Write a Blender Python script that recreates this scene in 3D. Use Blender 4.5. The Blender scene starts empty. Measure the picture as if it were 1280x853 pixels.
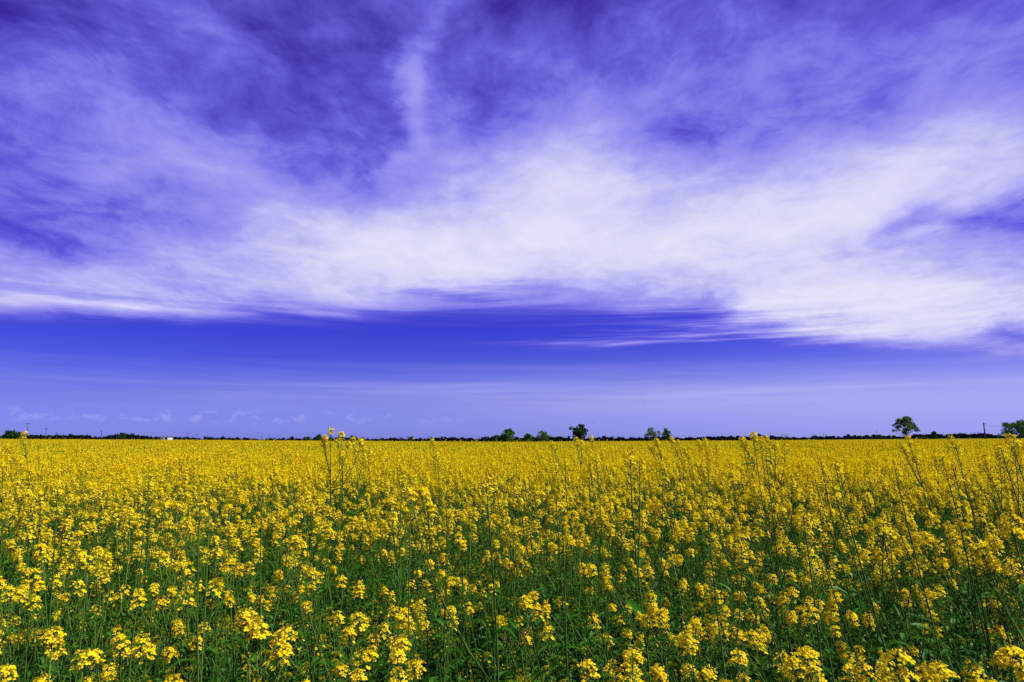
import bpy, bmesh, math, random
import numpy as np
from mathutils import Vector, Matrix, Euler

R = math.radians
SC = bpy.context.scene
COL = SC.collection

# ------------------------------------------------------------------ camera
EYE = 1.75                      # eye height above the ground, metres
PITCH = R(8.4)                  # looking slightly up: the horizon sits low in the frame
cam_data = bpy.data.cameras.new("camera")
cam_data.sensor_width = 36.0
cam_data.lens = 24.0
cam_data.clip_start = 0.05
cam_data.clip_end = 6000.0
cam = bpy.data.objects.new("camera", cam_data)
COL.objects.link(cam)
cam.location = (0, 0, EYE)
cam.rotation_euler = (R(90) + PITCH, 0, 0)
SC.camera = cam

# ------------------------------------------------------------------ exposure, sampling
SC.view_settings.view_transform = 'Standard'
SC.view_settings.look = 'None'
SC.view_settings.exposure = 0.5
SC.view_settings.gamma = 1.0
SC.view_settings.use_curve_mapping = False
SC.render.engine = 'CYCLES'
cy = SC.cycles
cy.max_bounces = 5
cy.diffuse_bounces = 3
cy.glossy_bounces = 1
cy.transmission_bounces = 3
cy.transparent_max_bounces = 4
cy.use_denoising = False
cy.caustics_reflective = False
cy.caustics_refractive = False

# ------------------------------------------------------------------ sun
SUN_AZ = R(92)                  # clockwise from the view direction (+Y) towards the right
SUN_EL = R(52)
sun_dir = Vector((math.sin(SUN_AZ) * math.cos(SUN_EL), math.cos(SUN_AZ) * math.cos(SUN_EL), math.sin(SUN_EL)))
sd = bpy.data.lights.new("sun", 'SUN')
sd.energy = 5.0
sd.angle = R(0.5)
sd.color = (1.0, 0.95, 0.86)
sun = bpy.data.objects.new("sun", sd)
COL.objects.link(sun)
sun.location = (30, 10, 40)
sun.rotation_euler = sun_dir.to_track_quat('Z', 'Y').to_euler()

# ------------------------------------------------------------------ sky: Nishita air + cirrus veil in the world shader
world = bpy.data.worlds.new("World")
SC.world = world
world.use_nodes = True
WT = world.node_tree
WT.nodes.clear()
try:
    world.cycles.sampling_method = 'MANUAL'
    world.cycles.sample_map_resolution = 1024
except Exception:
    pass


class Net:
    """small helper to write node trees as expressions"""
    def __init__(self, tree):
        self.t = tree

    def new(self, kind, **kw):
        n = self.t.nodes.new(kind)
        for k, v in kw.items():
            setattr(n, k, v)
        return n

    def put(self, sock, v):
        if hasattr(v, 'is_output'):
            self.t.links.new(v, sock)
        else:
            sock.default_value = v

    def m(self, op, a, b=0.0, c=0.0, clamp=False):
        n = self.new('ShaderNodeMath', operation=op, use_clamp=clamp)
        self.put(n.inputs[0], a)
        self.put(n.inputs[1], b)
        self.put(n.inputs[2], c)
        return n.outputs[0]

    def v(self, op, a, b=(0, 0, 0)):
        n = self.new('ShaderNodeVectorMath', operation=op)
        self.put(n.inputs[0], a)
        self.put(n.inputs[1], b)
        return n.outputs['Value'] if op in ('DOT_PRODUCT', 'LENGTH') else n.outputs[0]

    def xyz(self, x, y, z=0.0):
        n = self.new('ShaderNodeCombineXYZ')
        for s, q in zip(n.inputs, (x, y, z)):
            self.put(s, q)
        return n.outputs[0]

    def sep(self, vec):
        n = self.new('ShaderNodeSeparateXYZ')
        self.put(n.inputs[0], vec)
        return n.outputs

    def mapping(self, vec, loc=(0, 0, 0), rot=(0, 0, 0), sc=(1, 1, 1), kind='POINT'):
        n = self.new('ShaderNodeMapping', vector_type=kind)
        self.put(n.inputs[0], vec)
        n.inputs[1].default_value = loc
        n.inputs[2].default_value = rot
        n.inputs[3].default_value = sc
        return n.outputs[0]

    def noise(self, vec, scale, detail=6.0, rough=0.55, dist=0.0, color=False):
        n = self.new('ShaderNodeTexNoise')
        self.put(n.inputs['Vector'], vec)
        n.inputs['Scale'].default_value = scale
        n.inputs['Detail'].default_value = detail
        n.inputs['Roughness'].default_value = rough
        n.inputs['Distortion'].default_value = dist
        return n.outputs['Color'] if color else n.outputs['Fac']

    def ramp(self, fac, stops, interp='LINEAR'):
        n = self.new('ShaderNodeValToRGB')
        e = n.color_ramp.elements
        n.color_ramp.interpolation = interp
        while len(e) < len(stops):
            e.new(0.5)
        for q, (p, c) in zip(e, stops):
            q.position = p
            q.color = (*c, 1.0) if len(c) == 3 else c
        self.put(n.inputs[0], fac)
        return n.outputs[0]

    def step(self, x, lo, hi):
        n = self.new('ShaderNodeMapRange', interpolation_type='SMOOTHSTEP')
        self.put(n.inputs[0], x)
        self.put(n.inputs[1], lo)
        self.put(n.inputs[2], hi)
        return n.outputs[0]

    def mix(self, f, a, b, mode='MIX'):
        n = self.new('ShaderNodeMix', data_type='RGBA', blend_type=mode)
        self.put(n.inputs[0], f)
        self.put(n.inputs[6], a if hasattr(a, 'is_output') else (*a, 1.0))
        self.put(n.inputs[7], b if hasattr(b, 'is_output') else (*b, 1.0))
        return n.outputs[2]


def lin(*rgb):
    return tuple(((c / 255) / 12.92 if c / 255 <= 0.04045 else ((c / 255 + 0.055) / 1.055) ** 2.4) for c in rgb)


def bearing(px, py):
    """azimuth and elevation in degrees of a point of the 1280 x 853 photograph"""
    u, w = (px - 640) / 853.3, (426.5 - py) / 853.3
    y = math.cos(PITCH) - math.sin(PITCH) * w
    z = math.sin(PITCH) + math.cos(PITCH) * w
    return math.degrees(math.atan2(u, y)), math.degrees(math.atan2(z, math.hypot(u, y)))


W = Net(WT)
geo = W.new('ShaderNodeTexCoord').outputs['Generated']      # in a world this is the direction
D = W.v('NORMALIZE', geo)
dx, dy, dz = W.sep(D)
DEG = 180 / math.pi
az = W.m('MULTIPLY', W.m('ARCTAN2', dx, dy), DEG)
el = W.m('MULTIPLY', W.m('ARCSINE', dz), DEG)

sky = W.new('ShaderNodeTexSky', sky_type='NISHITA')
sky.sun_disc = False
sky.sun_elevation = SUN_EL
sky.sun_rotation = SUN_AZ
sky.altitude = 100
sky.air_density = 1.0
sky.dust_density = 0.6
sky.ozone_density = 2.5

# the flat cloud deck the direction meets, seen in perspective
dzs = W.m('ADD', W.m('MAXIMUM', dz, 0.0), 0.10)
deck = W.xyz(W.m('DIVIDE', dx, dzs), W.m('DIVIDE', dy, dzs), 0.0)
wn = W.noise(W.v('MULTIPLY', D, (1.0, 1.0, 1.5)), 6.0, 8, 0.56, color=True)
wx, wy, wz = W.sep(wn)
waz = W.m('ADD', az, W.m('MULTIPLY', W.m('SUBTRACT', wx, 0.5), 13.0))
wel = W.m('ADD', el, W.m('MULTIPLY', W.m('SUBTRACT', wy, 0.5), 6.0))
AE = W.xyz(waz, wel, 0.0)

clouds = [  # photo x, y, half sizes in photo pixels, tilt, strength
    (900, 295, 430, 72, 0, 0.62), (1160, 190, 170, 50, 0, 0.30), (690, 210, 160, 62, 0, 0.50),
    (1150, 385, 230, 48, 8, 0.60), (330, 345, 330, 44, -3, 0.42), (80, 368, 190, 36, 0, 0.13),
    (270, 215, 230, 46, 20, 0.20), (515, 115, 22, 90, 8, 0.22), (70, 150, 150, 70, 0, 0.10),
    (520, 300, 190, 40, 0, 0.26), (1120, 110, 260, 80, -12, 0.06), (860, 90, 190, 60, 0, 0.10),
    (260, 45, 110, 40, -10, 0.08),
    (345, 40, 60, 28, 25, -0.10), (470, 165, 30, 50, 0, -0.06), (20, 297, 150, 22, 6, -0.20),
    (1240, 275, 95, 18, -6, -0.36), (1180, 293, 30, 9, 0, 0.30), (1130, 280, 30, 10, 0, -0.18), (880, 385, 55, 12, 0, -0.35), (680, 12, 150, 28, 0, -0.06),
    (830, 165, 90, 22, 0, -0.16), (1275, 415, 40, 10, 0, -0.35), (20, 10, 130, 60, 0, -0.10),
]
PXD = 0.0655
dens = 0.235
for (px, py, rx, ry, rot, amp) in clouds:
    a, e = bearing(px, py)
    q = W.mapping(AE, (a, e, 0), (0, 0, R(-rot)), (rx * PXD, ry * PXD, 1), 'TEXTURE')
    g = W.m('EXPONENT', W.m('MULTIPLY', W.v('DOT_PRODUCT', q, q), -1.0))
    dens = W.m('MULTIPLY_ADD', g, amp, dens)

# cirrus grain: billows and long combed streaks on the deck
n1 = W.noise(deck, 3.4, 10, 0.62, 0.5)
n2 = W.noise(W.mapping(deck, rot=(0, 0, R(-6)), sc=(3.0, 0.8, 1)), 1.9, 9, 0.60, 0.9)
n3 = W.noise(W.mapping(deck, rot=(0, 0, R(24)), sc=(1.3, 1.0, 1)), 9.0, 8, 0.62, 0.8)
tex = W.m('ADD', W.m('MULTIPLY', W.m('SUBTRACT', n1, 0.5), 0.50),
          W.m('ADD', W.m('MULTIPLY', W.m('SUBTRACT', n2, 0.5), 0.15), W.m('MULTIPLY', W.m('SUBTRACT', n3, 0.5), 0.20)))
# the open sky outside the photograph carries the same thin cirrus
dens = W.m('ADD', dens, tex)

# ragged lower edge of the deck
fc = W.new('ShaderNodeFloatCurve')
cm = fc.mapping.curves[0]
edge = [(-200, 405), (0, 403), (150, 401), (300, 392), (450, 388), (600, 372), (720, 372), (800, 384), (870, 394),
        (950, 414), (1100, 440), (1280, 456), (1500, 460)]
pts = [((bearing(x, y)[0] + 60) / 120, bearing(x, y)[1] / 30) for x, y in edge]
while len(cm.points) < len(pts):
    cm.points.new(0.5, 0.5)
for p, xy in zip(cm.points, pts):
    p.location = xy
fc.mapping.update()
W.put(fc.inputs['Value'], W.m('MULTIPLY_ADD', W.m('ADD', az, W.m('MULTIPLY', W.m('SUBTRACT', wx, 0.5), 8.0)), 1 / 120, 0.5, clamp=True))
e0 = W.m('MULTIPLY', fc.outputs[0], 30.0)
sn = W.noise(W.xyz(W.m('MULTIPLY', az, 0.06), W.m('MULTIPLY', el, 0.55), 3.0), 1.0, 9, 0.60, 0.8)
eh = W.m('ADD', W.m('SUBTRACT', el, e0), W.m('MULTIPLY', W.m('SUBTRACT', sn, 0.5), 3.6))
edge_mask = W.step(eh, -1.4, 1.6)
dens = W.m('MULTIPLY', dens, edge_mask)

# thin combed streaks below the edge and a pale veil towards the horizon
def bump(px, py, rx, ry, amp, src):
    a, e = bearing(px, py)
    q = W.mapping(src, (a, e, 0), (0, 0, 0), (rx * PXD, ry * PXD, 1), 'TEXTURE')
    return W.m('MULTIPLY', W.m('EXPONENT', W.m('MULTIPLY', W.v('DOT_PRODUCT', q, q), -1.0)), amp)
AE0 = W.xyz(az, el, 0.0)
sn2 = W.noise(W.xyz(W.m('MULTIPLY', az, 0.035), W.m('MULTIPLY', el, 0.9), 9.0), 1.0, 8, 0.6, 0.4)
streak = W.step(sn2, 0.36, 0.80)
sb = W.m('ADD', bump(870, 414, 240, 28, 0.85, AE0), W.m('ADD', 0.0, bump(200, 385, 260, 18, 0.4, AE0)))
dens = W.m('ADD', dens, W.m('MULTIPLY', sb, streak))
veil = W.m('ADD', bump(1280, 505, 560, 52, 0.46, AE0), bump(300, 512, 700, 30, 0.06, AE0))
veil = W.m('ADD', veil, bump(900, 494, 760, 28, 0.20, AE0))
veil = W.m('MULTIPLY_ADD', W.m('MULTIPLY', bump(820, 484, 800, 26, 0.62, AE0), streak), 0.6, veil)
dens = W.m('ADD', dens, bump(700, 384, 300, 16, 0.22, AE0))
# a row of tiny far cumulus just above the horizon
pn = W.noise(W.xyz(W.m('MULTIPLY', az, 0.8), W.m('MULTIPLY', el, 1.5), 5.0), 1.0, 6, 0.62)
puff = W.m('MULTIPLY', W.step(pn, 0.50, 0.64), bump(190, 520, 330, 8, 0.30, AE0))
veil = W.m('ADD', veil, puff, clamp=True)
dens = W.m('MAXIMUM', W.m('MINIMUM', dens, 1.0), 0.0)

TINT = [(0.0069, (0.396, 0.48, 1.929)), (0.0364, (0.286, 0.297, 1.32)), (0.0736, (0.184, 0.187, 1.219)), (0.1109, (0.149, 0.124, 1.163)), (0.1848, (0.228, 0.109, 1.161)), (0.2563, (0.316, 0.088, 1.063)), (0.3238, (0.341, 0.069, 0.912)), (0.3832, (0.318, 0.054, 0.756)), (1.0, (0.318, 0.054, 0.756))]
tint = W.ramp(W.m('MULTIPLY', el, 1 / 90, clamp=True), TINT)
air = W.mix(1.0, sky.outputs[0], tint, 'MULTIPLY')
air = W.v('SCALE', air)
air.node.inputs['Scale'].default_value = 2 ** -SC.view_settings.exposure
SKY_STRENGTH = 0.1
GAIN = 2 ** -SC.view_settings.exposure      # the sky keeps its brightness at this exposure
K = GAIN / SKY_STRENGTH
cloud = W.ramp(dens, [(0.0, lin(80, 76, 212)), (0.28, lin(112, 109, 231)), (0.55, lin(160, 158, 240)), (0.85, lin(214, 213, 249)),
                      (1.0, lin(226, 226, 250))])
cloud = W.v('SCALE', cloud)
cloud.node.inputs['Scale'].default_value = K
col = W.mix(W.step(dens, 0.0, 0.42), air, cloud)
pale = tuple(c * K for c in lin(186, 188, 244))
col = W.mix(veil, col, pale)
bg = W.new('ShaderNodeBackground')
W.put(bg.inputs[0], col)
bg.inputs[1].default_value = SKY_STRENGTH
out = W.new('ShaderNodeOutputWorld')
WT.links.new(bg.outputs[0], out.inputs[0])

# ------------------------------------------------------------------ helpers
rng = np.random.default_rng(20)
random.seed(7)


def tag(o, label=None, cat=None, group=None, kind=None):
    if label: o['label'] = label
    if cat: o['category'] = cat
    if group: o['group'] = group
    if kind: o['kind'] = kind
    return o


def empty(name, loc=(0, 0, 0), link=True):
    o = bpy.data.objects.new(name, None)
    o.empty_display_size = 0.2
    o.location = loc
    if link: COL.objects.link(o)
    return o


def hgt(x, y):
    """gentle lie of the land"""
    d = math.hypot(x, y)
    t = min(max((d - 20) / 110, 0), 1)
    t = t * t * (3 - 2 * t)
    h = 0.0060 * min(abs(x), 130) * t
    if y > 0:
        s = min(max((d - 240) / 460, 0), 1)
        r = min(max((x / max(y, 1) - 0.2) / 0.4, 0), 1)
        h += s * s * (3 - 2 * s) * (1.2 + 2.6 * r)
    return h


def at(px, D):
    """lateral place, at distance D along the view, of something seen at photo column px near the horizon"""
    return (px - 640) / 853.3 * math.cos(PITCH) * D


def pt(px, py, D):
    u, w = (px - 640) / 853.3, (426.5 - py) / 853.3
    y = math.cos(PITCH) - math.sin(PITCH) * w
    z = math.sin(PITCH) + math.cos(PITCH) * w
    return Vector((u * D / y, D, EYE + z * D / y))


class MB:
    """collects vertices and faces for one mesh"""
    def __init__(self):
        self.v, self.f, self.m = [], [], []

    def add(self, verts, faces, mat=0):
        b = len(self.v)
        self.v.extend([tuple(q) for q in verts])
        self.f.extend([tuple(b + i for i in fc) for fc in faces])
        self.m.extend([mat] * len(faces))

    def join(self, other, shift=None):
        b = len(self.v)
        self.v.extend(other.v if shift is None else [(q[0] + shift[0], q[1] + shift[1], q[2] + shift[2]) for q in other.v])
        self.f.extend([tuple(b + i for i in fc) for fc in other.f])
        self.m.extend(other.m)

    def tube(self, pts, radii, sides=5, mat=0, cap=True):
        pts = [Vector(p) for p in pts]
        n = len(pts)
        vs, fs = [], []
        for i, p in enumerate(pts):
            d = (pts[min(i + 1, n - 1)] - pts[max(i - 1, 0)])
            d = d.normalized() if d.length > 1e-9 else Vector((0, 0, 1))
            a = d.cross(Vector((0.31, 0.95, 0.07)))
            if a.length < 1e-4: a = d.cross(Vector((1, 0, 0)))
            a.normalize()
            b = d.cross(a)
            r = radii[i] if hasattr(radii, '__len__') else radii
            for k in range(sides):
                t = 2 * math.pi * k / sides
                vs.append(p + a * (r * math.cos(t)) + b * (r * math.sin(t)))
        for i in range(n - 1):
            for k in range(sides):
                k2 = (k + 1) % sides
                fs.append((i * sides + k, i * sides + k2, (i + 1) * sides + k2, (i + 1) * sides + k))
        if cap and sides > 2:
            fs.append(tuple(range((n - 1) * sides, n * sides)))
            fs.append(tuple(reversed(range(sides))))
        self.add(vs, fs, mat)

    def box(self, c, s, mat=0):
        x, y, z = (q / 2 for q in s)
        vs = [(c[0] + i * x, c[1] + j * y, c[2] + k * z) for i in (-1, 1) for j in (-1, 1) for k in (-1, 1)]
        self.add(vs, [(0, 1, 3, 2), (4, 6, 7, 5), (0, 4, 5, 1), (2, 3, 7, 6), (0, 2, 6, 4), (1, 5, 7, 3)], mat)

    def mesh(self, name, mats, smooth=False):
        me = bpy.data.meshes.new(name)
        me.from_pydata(self.v, [], self.f)
        for q in mats: me.materials.append(q)
        if len(mats) > 1 and self.m:
            me.polygons.foreach_set('material_index', np.array(self.m, dtype=np.int32))
        if smooth and self.f:
            me.polygons.foreach_set('use_smooth', np.ones(len(self.f), dtype=bool))
        me.update()
        return me

    def build(self, name, mats, parent=None, smooth=False):
        o = bpy.data.objects.new(name, self.mesh(name, mats if isinstance(mats, (list, tuple)) else [mats], smooth))
        COL.objects.link(o)
        if parent: o.parent = parent
        return o


# ------------------------------------------------------------------ materials
def material(name):
    m = bpy.data.materials.new(name)
    m.use_nodes = True
    m.node_tree.nodes.clear()
    return m, Net(m.node_tree)


def finish(n, shader):
    o = n.new('ShaderNodeOutputMaterial')
    n.t.links.new(shader, o.inputs[0])


def leafy(name, c1, c2, trans=0.3, trans_col=None, scale=40.0, rough=0.5, spec=0.0, per_plant=0.25):
    """thin vegetable tissue: diffuse + translucent (+ a waxy sheen)"""
    m, n = material(name)
    tc = n.new('ShaderNodeTexCoord').outputs['Object']
    f = n.noise(tc, scale, 3, 0.6)
    f = n.step(f, 0.32, 0.68)
    rnd = n.new('ShaderNodeObjectInfo').outputs['Random']
    f = n.m('ADD', n.m('MULTIPLY', f, 1 - per_plant), n.m('MULTIPLY', rnd, per_plant), clamp=True)
    c = n.mix(f, c1, c2)
    d = n.new('ShaderNodeBsdfDiffuse')
    n.put(d.inputs[0], c)
    t = n.new('ShaderNodeBsdfTranslucent')
    n.put(t.inputs[0], n.mix(1.0, c, trans_col, 'MULTIPLY') if trans_col else c)
    mx = n.new('ShaderNodeMixShader')
    mx.inputs[0].default_value = trans
    n.t.links.new(d.outputs[0], mx.inputs[1])
    n.t.links.new(t.outputs[0], mx.inputs[2])
    sh = mx.outputs[0]
    if spec > 0:
        g = n.new('ShaderNodeBsdfGlossy')
        g.inputs['Color'].default_value = (1, 1, 1, 1)
        g.inputs['Roughness'].default_value = rough
        fr = n.new('ShaderNodeFresnel')
        fr.inputs[0].default_value = 1.42
        m2 = n.new('ShaderNodeMixShader')
        n.put(m2.inputs[0], n.m('MULTIPLY', fr.outputs[0], spec))
        n.t.links.new(sh, m2.inputs[1])
        n.t.links.new(g.outputs[0], m2.inputs[2])
        sh = m2.outputs[0]
    finish(n, sh)
    return m


def plain(name, c1, c2, scale=6.0, rough=0.8, detail=5):
    m, n = material(name)
    tc = n.new('ShaderNodeTexCoord').outputs['Object']
    f = n.step(n.noise(tc, scale, detail, 0.6), 0.3, 0.7)
    p = n.new('ShaderNodeBsdfPrincipled')
    n.put(p.inputs['Base Color'], n.mix(f, c1, c2))
    p.inputs['Roughness'].default_value = rough
    finish(n, p.outputs[0])
    return m


M_PETAL = leafy('rape_petal', (0.94, 0.79, 0.012), (0.90, 0.64, 0.006), 0.36, (1.0, 0.97, 0.6), 30, per_plant=0.45)
M_BUD = leafy('rape_bud', (0.26, 0.29, 0.010), (0.50, 0.42, 0.008), 0.2, None, 90)
M_STEM = leafy('rape_stem', (0.026, 0.085, 0.007), (0.130, 0.250, 0.030), 0.12, None, 14, 0.5, 0.20, 0.6)
M_STEM_FAR = leafy('rape_stem_matt', (0.050, 0.125, 0.016), (0.10, 0.18, 0.026), 0.10, None, 14)
M_LEAF_FAR = leafy('rape_leaf_matt', (0.025, 0.12, 0.007), (0.055, 0.17, 0.012), 0.28, None, 10)
M_LEAF = leafy('rape_leaf', (0.018, 0.120, 0.003), (0.060, 0.200, 0.010), 0.38, (0.9, 1.0, 0.2), 22, 0.45, 0.16, 0.5)
M_POD = leafy('rape_pod', (0.09, 0.19, 0.015), (0.16, 0.25, 0.025), 0.2, None, 60)
M_DEAD = plain('withered_red', (0.075, 0.008, 0.004), (0.04, 0.005, 0.004), 300)
M_CROWN = [leafy('crown_green', (0.038, 0.120, 0.018), (0.078, 0.180, 0.028), 0.25, (0.9, 1.0, 0.4), 0.7, per_plant=0.3),
           leafy('crown_dark', (0.024, 0.076, 0.014), (0.046, 0.115, 0.020), 0.2, (0.9, 1.0, 0.4), 0.7, per_plant=0.3),
           leafy('crown_pale', (0.065, 0.145, 0.024), (0.130, 0.215, 0.042), 0.25, (0.9, 1.0, 0.4), 0.7, per_plant=0.3)]
M_BARK = plain('bark', (0.035, 0.026, 0.022), (0.08, 0.062, 0.05), 3)
M_TWIG = plain('bare_twig', (0.05, 0.042, 0.05), (0.09, 0.075, 0.08), 3)
M_WOOD = leafy('far_wood_leaf', (0.010, 0.022, 0.010), (0.022, 0.020, 0.016), 0.1, None, 0.06, per_plant=0.0)
M_POLE = plain('weathered_pole', (0.045, 0.038, 0.035), (0.085, 0.075, 0.07), 2)
M_WIRE = plain('wire', (0.03, 0.03, 0.03), (0.05, 0.05, 0.05), 2)
M_WALL = plain('white_render', (0.50, 0.49, 0.47), (0.62, 0.61, 0.59), 0.5)
M_ROOF = plain('dark_roof', (0.07, 0.06, 0.06), (0.12, 0.10, 0.10), 0.8)
M_GLASS = plain('dark_pane', (0.02, 0.025, 0.03), (0.04, 0.045, 0.05), 1, 0.15)
M_BIRD = plain('bird_plumage', (0.015, 0.015, 0.018), (0.04, 0.036, 0.036), 20)

# ------------------------------------------------------------------ ground: one sheet to the horizon
FIELD_END = 300.0


def build_ground():
    ys = [-60, -20, -8, 0, 4, 8, 14, 22, 32, 45, 60, 80, 100, 130, 170, 210, 240, 270, 300, 330, 370, 420, 480, 550, 640, 750, 900,
          1200, 1700, 2600, 4200]
    fr = np.linspace(-1, 1, 41)
    vs, fs = [], []
    for y in ys:
        half = 60 + 1.5 * max(y, 0)
        for t in fr:
            x = t * half
            vs.append((x, y, hgt(x, y)))
    n = len(fr)
    for i in range(len(ys) - 1):
        for k in range(n - 1):
            fs.append((i * n + k, i * n + k + 1, (i + 1) * n + k + 1, (i + 1) * n + k))
    b = MB()
    b.add(vs, fs)
    m, nn = material('soil_and_meadow')
    pos = nn.new('ShaderNodeNewGeometry').outputs['Position']
    x, y, z = nn.sep(pos)
    f1 = nn.step(nn.noise(pos, 3.2, 8, 0.65), 0.40, 0.62)
    soil = nn.mix(f1, (0.024, 0.018, 0.012), (0.060, 0.045, 0.028))
    f2 = nn.step(nn.noise(pos, 11.0, 6, 0.65), 0.38, 0.50)
    near = nn.mix(f2, soil, (0.018, 0.065, 0.006))
    f3 = nn.noise(pos, 0.03, 5, 0.6)
    far = nn.mix(f3, (0.030, 0.075, 0.014), (0.055, 0.095, 0.022))
    c = nn.mix(nn.step(y, FIELD_END - 6, FIELD_END + 2), near, far)
    p = nn.new('ShaderNodeBsdfDiffuse')
    nn.put(p.inputs[0], c)
    finish(nn, p.outputs[0])
    tag(b.build('ground', m, smooth=True), kind='structure')


build_ground()

# ------------------------------------------------------------------ rapeseed plants
PM = [M_STEM, M_LEAF, M_PETAL, M_BUD, M_POD]        # slot numbers used below
PM_FAR = [M_STEM_FAR, M_LEAF_FAR, M_PETAL, M_BUD, M_POD]


def frame_of(d):
    d = Vector(d).normalized()
    a = d.cross(Vector((0, 0, 1)) if abs(d.z) < 0.9 else Vector((1, 0, 0))).normalized()
    return a, d.cross(a), d


def add_flower(b, c, nrm, r, fine=True):
    a, e, d = frame_of(nrm)
    ph = rng.uniform(0, math.pi)
    vs, fs = [], []
    cup = rng.uniform(0.15, 0.95)
    for k in range(4):
        t = ph + k * math.pi / 2 + rng.uniform(-0.12, 0.12)
        u = a * math.cos(t) + e * math.sin(t)
        w = d.cross(u)
        rr = r * rng.uniform(0.88, 1.12)
        i = len(vs)
        if fine:
            vs += [c, c + u * rr * 0.55 + w * rr * 0.40 + d * rr * cup, c + u * rr + w * rr * 0.30 + d * rr * cup * 0.9,
                   c + u * rr * 1.0 - w * rr * 0.30 + d * rr * cup * 0.9, c + u * rr * 0.55 - w * rr * 0.40 + d * rr * cup]
            fs += [(i, i + 1, i + 4), (i + 1, i + 2, i + 3, i + 4)]
        else:
            vs += [c, c + u * rr * 0.7 + w * rr * 0.45 + d * rr * cup, c + u * rr * 1.05 + d * rr * cup, c + u * rr * 0.7 - w * rr * 0.45 + d * rr * cup]
            fs += [(i, i + 1, i + 2, i + 3)]
    b.add(vs, fs, 2)


def add_bud(b, c, d, L, mat=3):
    a, e, d = frame_of(d)
    w = L * 0.27
    vs = [c, c + d * L * 0.55 + a * w, c + d * L * 0.55 + e * w, c + d * L * 0.55 - a * w, c + d * L * 0.55 - e * w, c + d * L]
    b.add(vs, [(0, 2, 1), (0, 3, 2), (0, 4, 3), (0, 1, 4), (5, 1, 2), (5, 2, 3), (5, 3, 4), (5, 4, 1)], mat)


def add_pod(b, p, d, L, r=0.0011):
    q = p + Vector(d) * L
    b.tube([p, p + (q - p) * 0.35, q], [r * 0.6, r * 1.5, r * 0.35], 3, 4, cap=False)


def add_leaf(b, p, out, L, Wd, droop, seg=5):
    """one blade: midrib fold, wavy edge, drooping tip"""
    out = Vector(out).normalized()
    side = Vector((0, 0, 1)).cross(out)
    side = side.normalized() if side.length > 1e-3 else Vector((1, 0, 0))
    vs, fs = [], []
    pos, ang = Vector(p), math.asin(max(-1, min(1, out.z)))
    flat = Vector((out.x, out.y, 0)).normalized() if math.hypot(out.x, out.y) > 1e-3 else Vector((1, 0, 0))
    tw = rng.uniform(-0.5, 0.5)
    for i in range(seg + 1):
        t = i / seg
        w = Wd * (math.sin(math.pi * min(1, 0.12 + t * 0.9)) ** 0.8) * (1 + rng.uniform(-0.18, 0.18)) if i < seg else 0.002
        if i == 0: w = Wd * 0.35
        dirn = flat * math.cos(ang) + Vector((0, 0, math.sin(ang)))
        nrm = side.cross(dirn) * -1
        s2 = side * math.cos(tw * t) + nrm * math.sin(tw * t)
        lift = nrm * (w * 0.28)
        vs += [pos + s2 * w * 0.5 + lift, pos, pos - s2 * w * 0.5 + lift]
        pos = pos + dirn * (L / seg)
        ang -= droop / seg
    for i in range(seg):
        k = i * 3
        fs += [(k, k + 1, k + 4, k + 3), (k + 1, k + 2, k + 5, k + 4)]
    b.add(vs, fs, 1)


def make_head(top, axis, nf, nb, spread, size, fine=True, droop=0.0):
    """one raceme: a dome of buds ringed by open four-petalled flowers on pedicels. Returns (flowers, buds, pods) builders"""
    fl, bu, po = MB(), MB(), MB()
    a, e, d = frame_of(axis)
    for i in range(nb):
        t = rng.uniform(0, 2 * math.pi)
        q = math.sqrt(rng.uniform(0, 1)) * (0.011 if nb < 20 else 0.017)
        s = rng.uniform(-0.004, 0.006) - q * 0.4
        dirn = (d + (a * math.cos(t) + e * math.sin(t)) * (q / 0.014) * 0.9).normalized()
        add_bud(bu, top + (a * math.cos(t) + e * math.sin(t)) * q * 0.7 + d * (s + 0.004), dirn, rng.uniform(0.006, 0.009) * (1.0 if nb < 20 else 1.25))
    for i in range(nf):
        t = i * 2.399 + rng.uniform(-0.4, 0.4)
        u = (i + 0.5) / nf
        low = -0.052 * u * spread + rng.uniform(-0.004, 0.004)
        base = top + d * low
        rad = a * math.cos(t) + e * math.sin(t)
        ped = rng.uniform(0.011, 0.021) * (0.55 + 0.45 * min(1, 2.2 * u)) * (0.8 + 0.35 * spread)
        c = base + rad * ped * 0.86 + d * ped * rng.uniform(0.35, 0.75)
        po.tube([base, c], [0.0006, 0.0007], 3, 0, cap=False)
        nrm = (rad * rng.uniform(0.4, 1.0) + d * rng.uniform(0.35, 0.9) + Vector((0, 0, 0.2))).normalized()
        if rng.random() < 0.14:
            add_bud(fl, c, nrm, 0.010, 2)
        else:
            add_flower(fl, c, nrm, size * rng.uniform(0.85, 1.18), fine)
    return fl, bu, po


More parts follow.
